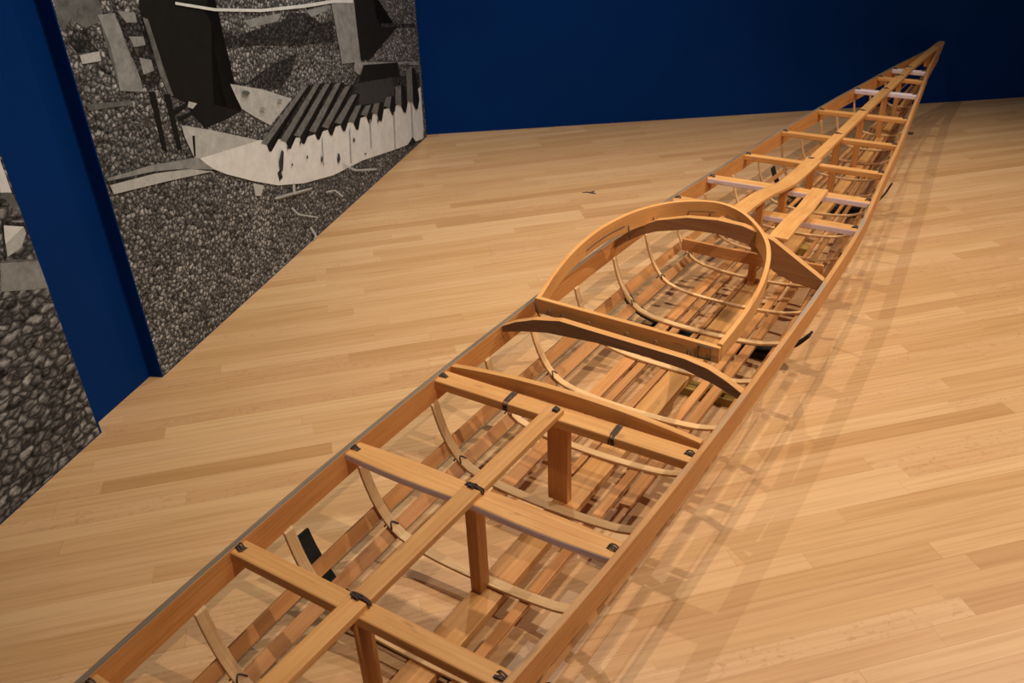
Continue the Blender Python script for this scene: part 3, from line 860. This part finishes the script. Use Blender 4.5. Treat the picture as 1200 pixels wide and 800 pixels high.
# lashings: ridge to beam, beam to gunwale
def box_lash(s, w, z, ax, ha, hb, parent=None, turns=4, mat=M_CORD, a=None, r=.002):
    bm = bmesh.new()
    a = a or UP.cross(ax).normalized()
    wrap_cord(bm, K(s, w, z), ax, a, UP, ha, hb, turns, r=r)
    part('lashing', bm, mat)
for s, wid, th, paint in beams:
    if s < -1.2: continue
    if s != -.008 and not 1.3 < s < 1.9:
        box_lash(s + .010, CT(s) - .004, ZG(s) + .002, KA, .0225, .0105, turns=2, r=.0016)
        bm = bmesh.new(); wrap_cord(bm, K(s + .006, CT(s) - .004 + random.uniform(-.012, 0), ZG(s) + .0125), (KA + KB*random.uniform(-.6, .6)).normalized(), KB, UP, .007, .003, 3, r=.0018); part('lashing', bm, M_CORD)
    elif s > 1.9: pass
    for sg in (-1, 1):
        bm = bmesh.new()
        w = CT(s) + sg*(HW(s) - .012)
        for k in range(3):
            c_ = K(s + (k-1)*.005, w, ZG(s) - .002)
            d_ = KB*sg
            tube(bm, [c_ - d_*.010 + UP*-.004, c_ - d_*.004 + UP*.002 + KA*random.uniform(-.004, .004), c_ + d_*.005 + UP*(.002 + .0015*k), c_ + d_*.012 + UP*.0], .0019, 5)
        part('lashing', bm, M_CORD)
box_lash(-.008, -.135, .318, KB, .0285, .0145, turns=3, r=.0024)
box_lash(-.008, .150, .318, KB, .0285, .0145, turns=3, r=.0024)
# knot on the ridge end
bm = bmesh.new(); wrap_cord(bm, K(-.02, 0, .347), KA, KB, UP, .006, .003, 3, r=.0025); part('lashing', bm, M_CORD)
# wire loops on the rear board and round the hoop
def uloop(s, w, z, ax, span, h, r=.0016, mat=M_TAN, nrm=None):
    bm = bmesh.new(); c_ = K(s, w, z); nrm = nrm or -KA
    pts = [c_ - ax*span + UP*0, c_ - ax*span + nrm*.006 + UP*h*.5, c_ - ax*span*.5 + nrm*.004 + UP*h, c_ + ax*span*.5 + nrm*.004 + UP*h, c_ + ax*span + nrm*.006 + UP*h*.5, c_ + ax*span]
    tube(bm, pts, r, 5); part('lashing', bm, mat)
for w in (-.21, -.17, -.09, .02, .10, .19):
    uloop(.305, w, .385 - .025*w, KB, .005, .016, mat=M_CORD if abs(w) > .15 else M_TAN)
bm = bmesh.new()
c_ = K(.311, .225, .392)
tube(bm, [c_ + KB*-.016 + UP*-.016, c_ + KB*.016 + UP*-.016, c_ + KB*.016 + UP*.018, c_ + KB*-.016 + UP*.018], .0022, 5, True)
part('lashing', bm, M_CORD)
bm = bmesh.new()
c_ = K(.311, -.25, .392)
tube(bm, [c_ + KB*-.012 + UP*.024, c_ + KB*-.004 + UP*.0, c_ + KB*.004 + UP*-.018, c_ + KB*.022 + UP*-.022], .0022, 5)
part('lashing', bm, M_CORD)
def on_hoop(idx, dz, off):
    p = hoop[idx]; a_ = hoop[min(idx+1, len(hoop)-1)]; b_ = hoop[idx-1]
    t = (K(a_[0], a_[1], 0) - K(b_[0], b_[1], 0)).normalized(); s_ = Vector((t.y, -t.x, 0))
    return K(p[0], p[1], zh(p[0]) + dz) + s_*off, t, s_
for idx in (38, 45, 56, 63, 70):
    bm = bmesh.new()
    c1, tt, s_ = on_hoop(idx, -.038, .0142)
    tube(bm, [c1 + tt*.002 + s_*.001, c1 + s_*.004 + UP*-.010, c1 + UP*-.026 + s_*.005, c1 + UP*-.046 + s_*.010 + tt*.003], .0019, 5)
    part('lashing', bm, M_CORD)
for i0, i1 in ((24, 38), (56, 66), (70, 80)):
    bm = bmesh.new()
    tube(bm, [on_hoop(i, -.034, .0150)[0] for i in range(i0, i1)], .0014, 5)
    part('lashing', bm, M_TAN if i0 > 30 else M_CORD)

# ------------------------------------------------------------ display cradles: padded metal straps bent up at both ends
def cradle(s, fmax, label, fr=None):
    root = KO + K(s, 0, 0)
    e = empty('cradle', root, label, 'support cradle')
    path, ups = [], []
    N = 41
    a0, a1 = -math.asin(fmax), math.asin(fr or fmax)
    base = [hull(s, math.sin(a0 + (a1-a0)*k/(N-1))) for k in range(N)]
    pts = [KB*w + UP*z for w, z in base]
    for k in range(N):
        t = (pts[min(k+1, N-1)] - pts[max(k-1, 0)]).normalized()
        ups.append(KA.cross(t).normalized())
    for k in range(N):
        u = ups[k] if ups[k].z > 0 else -ups[k]
        ups[k] = u
        path.append(pts[k] - u*.031)
    link('strap', sweep(path, KA, ups, .021, .0035), M_BLACK, e, bevel=.001)
    hb = HW(s)*.62
    link('base_bar', sweep([KB*(-hb) + UP*.013, KB*hb + UP*.013], KA, UP, .026, .013), M_BLACK, e, bevel=.003)
cradle(-.53, .965, 'black cradle strap under the near end of the hull, below the ridge stanchions', .80)
cradle(1.0, .875, 'black cradle strap under the cockpit')
cradle(2.36, .925, 'black cradle strap under the slender far end of the hull')

# ochre wooden blocks on the floor
def block(s, w, ls, lw, h, label, rz=0):
    root = KO + K(s, w, 0)
    bm = bmesh.new(); uvl = bm.loops.layers.uv.new('UVMap')
    prof = [(-lw/2, 0), (lw/2, 0), (lw/2, h*.75), (lw/2-.012, h), (-lw/2+.012, h), (-lw/2, h*.75)]
    a_ = [bm.verts.new(KA*(-ls/2) + KB*x + UP*z) for x, z in prof]
    c_ = [bm.verts.new(KA*(ls/2) + KB*x + UP*z) for x, z in prof]
    bm.faces.new(a_); bm.faces.new(list(reversed(c_)))
    for i in range(6):
        bm.faces.new((a_[i], a_[(i+1) % 6], c_[(i+1) % 6], c_[i]))
    for f in bm.faces:
        for lp in f.loops: lp[uvl].uv = (lp.vert.co.dot(KB), lp.vert.co.z + lp.vert.co.dot(KA))
    o = link('wooden_block', bm, W_OCHRE, origin=root, bevel=.002)
    tag(o, label, 'block')
block(.69, .125, .055, .24, .028, 'ochre wooden chock lying flat on the floor under the hull behind the cockpit')
block(1.86, .058, .05, .05, .034, 'small ochre wooden chock under the keel ahead of the cockpit')

# tiny debris
def scrap(name, x, y, pts, mat, label, cat):
    bm = bmesh.new()
    a_ = [bm.verts.new((px, py, .001 + pz)) for px, py, pz in pts]
    c_ = [bm.verts.new((px, py, .003 + pz)) for px, py, pz in pts]
    bm.faces.new(a_); bm.faces.new(list(reversed(c_)))
    n = len(pts)
    for i in range(n): bm.faces.new((a_[i], a_[(i+1) % n], c_[(i+1) % n], c_[i]))
    o = link(name, bm, mat, origin=(x, y, 0)); tag(o, label, cat)
scrap('debris_scrap', .408, 3.92, [(-.035, .004, 0), (-.01, .012, 0), (.01, .008, 0), (.03, .014, .004), (.022, -.004, .002), (.034, -.022, 0), (.012, -.012, 0), (-.008, .002, .002)], M_CORD,
      'tiny dark shred lying alone on the floor left of the cockpit hoop', 'debris')
scrap('debris_scrap', 2.30, 4.64, [(-.02, -.012, 0), (.006, -.022, 0), (.024, .004, .003), (.012, .026, 0), (-.014, .018, .002)], M_CORD,
      'tiny dark crumb on the floor right of the bow', 'debris')
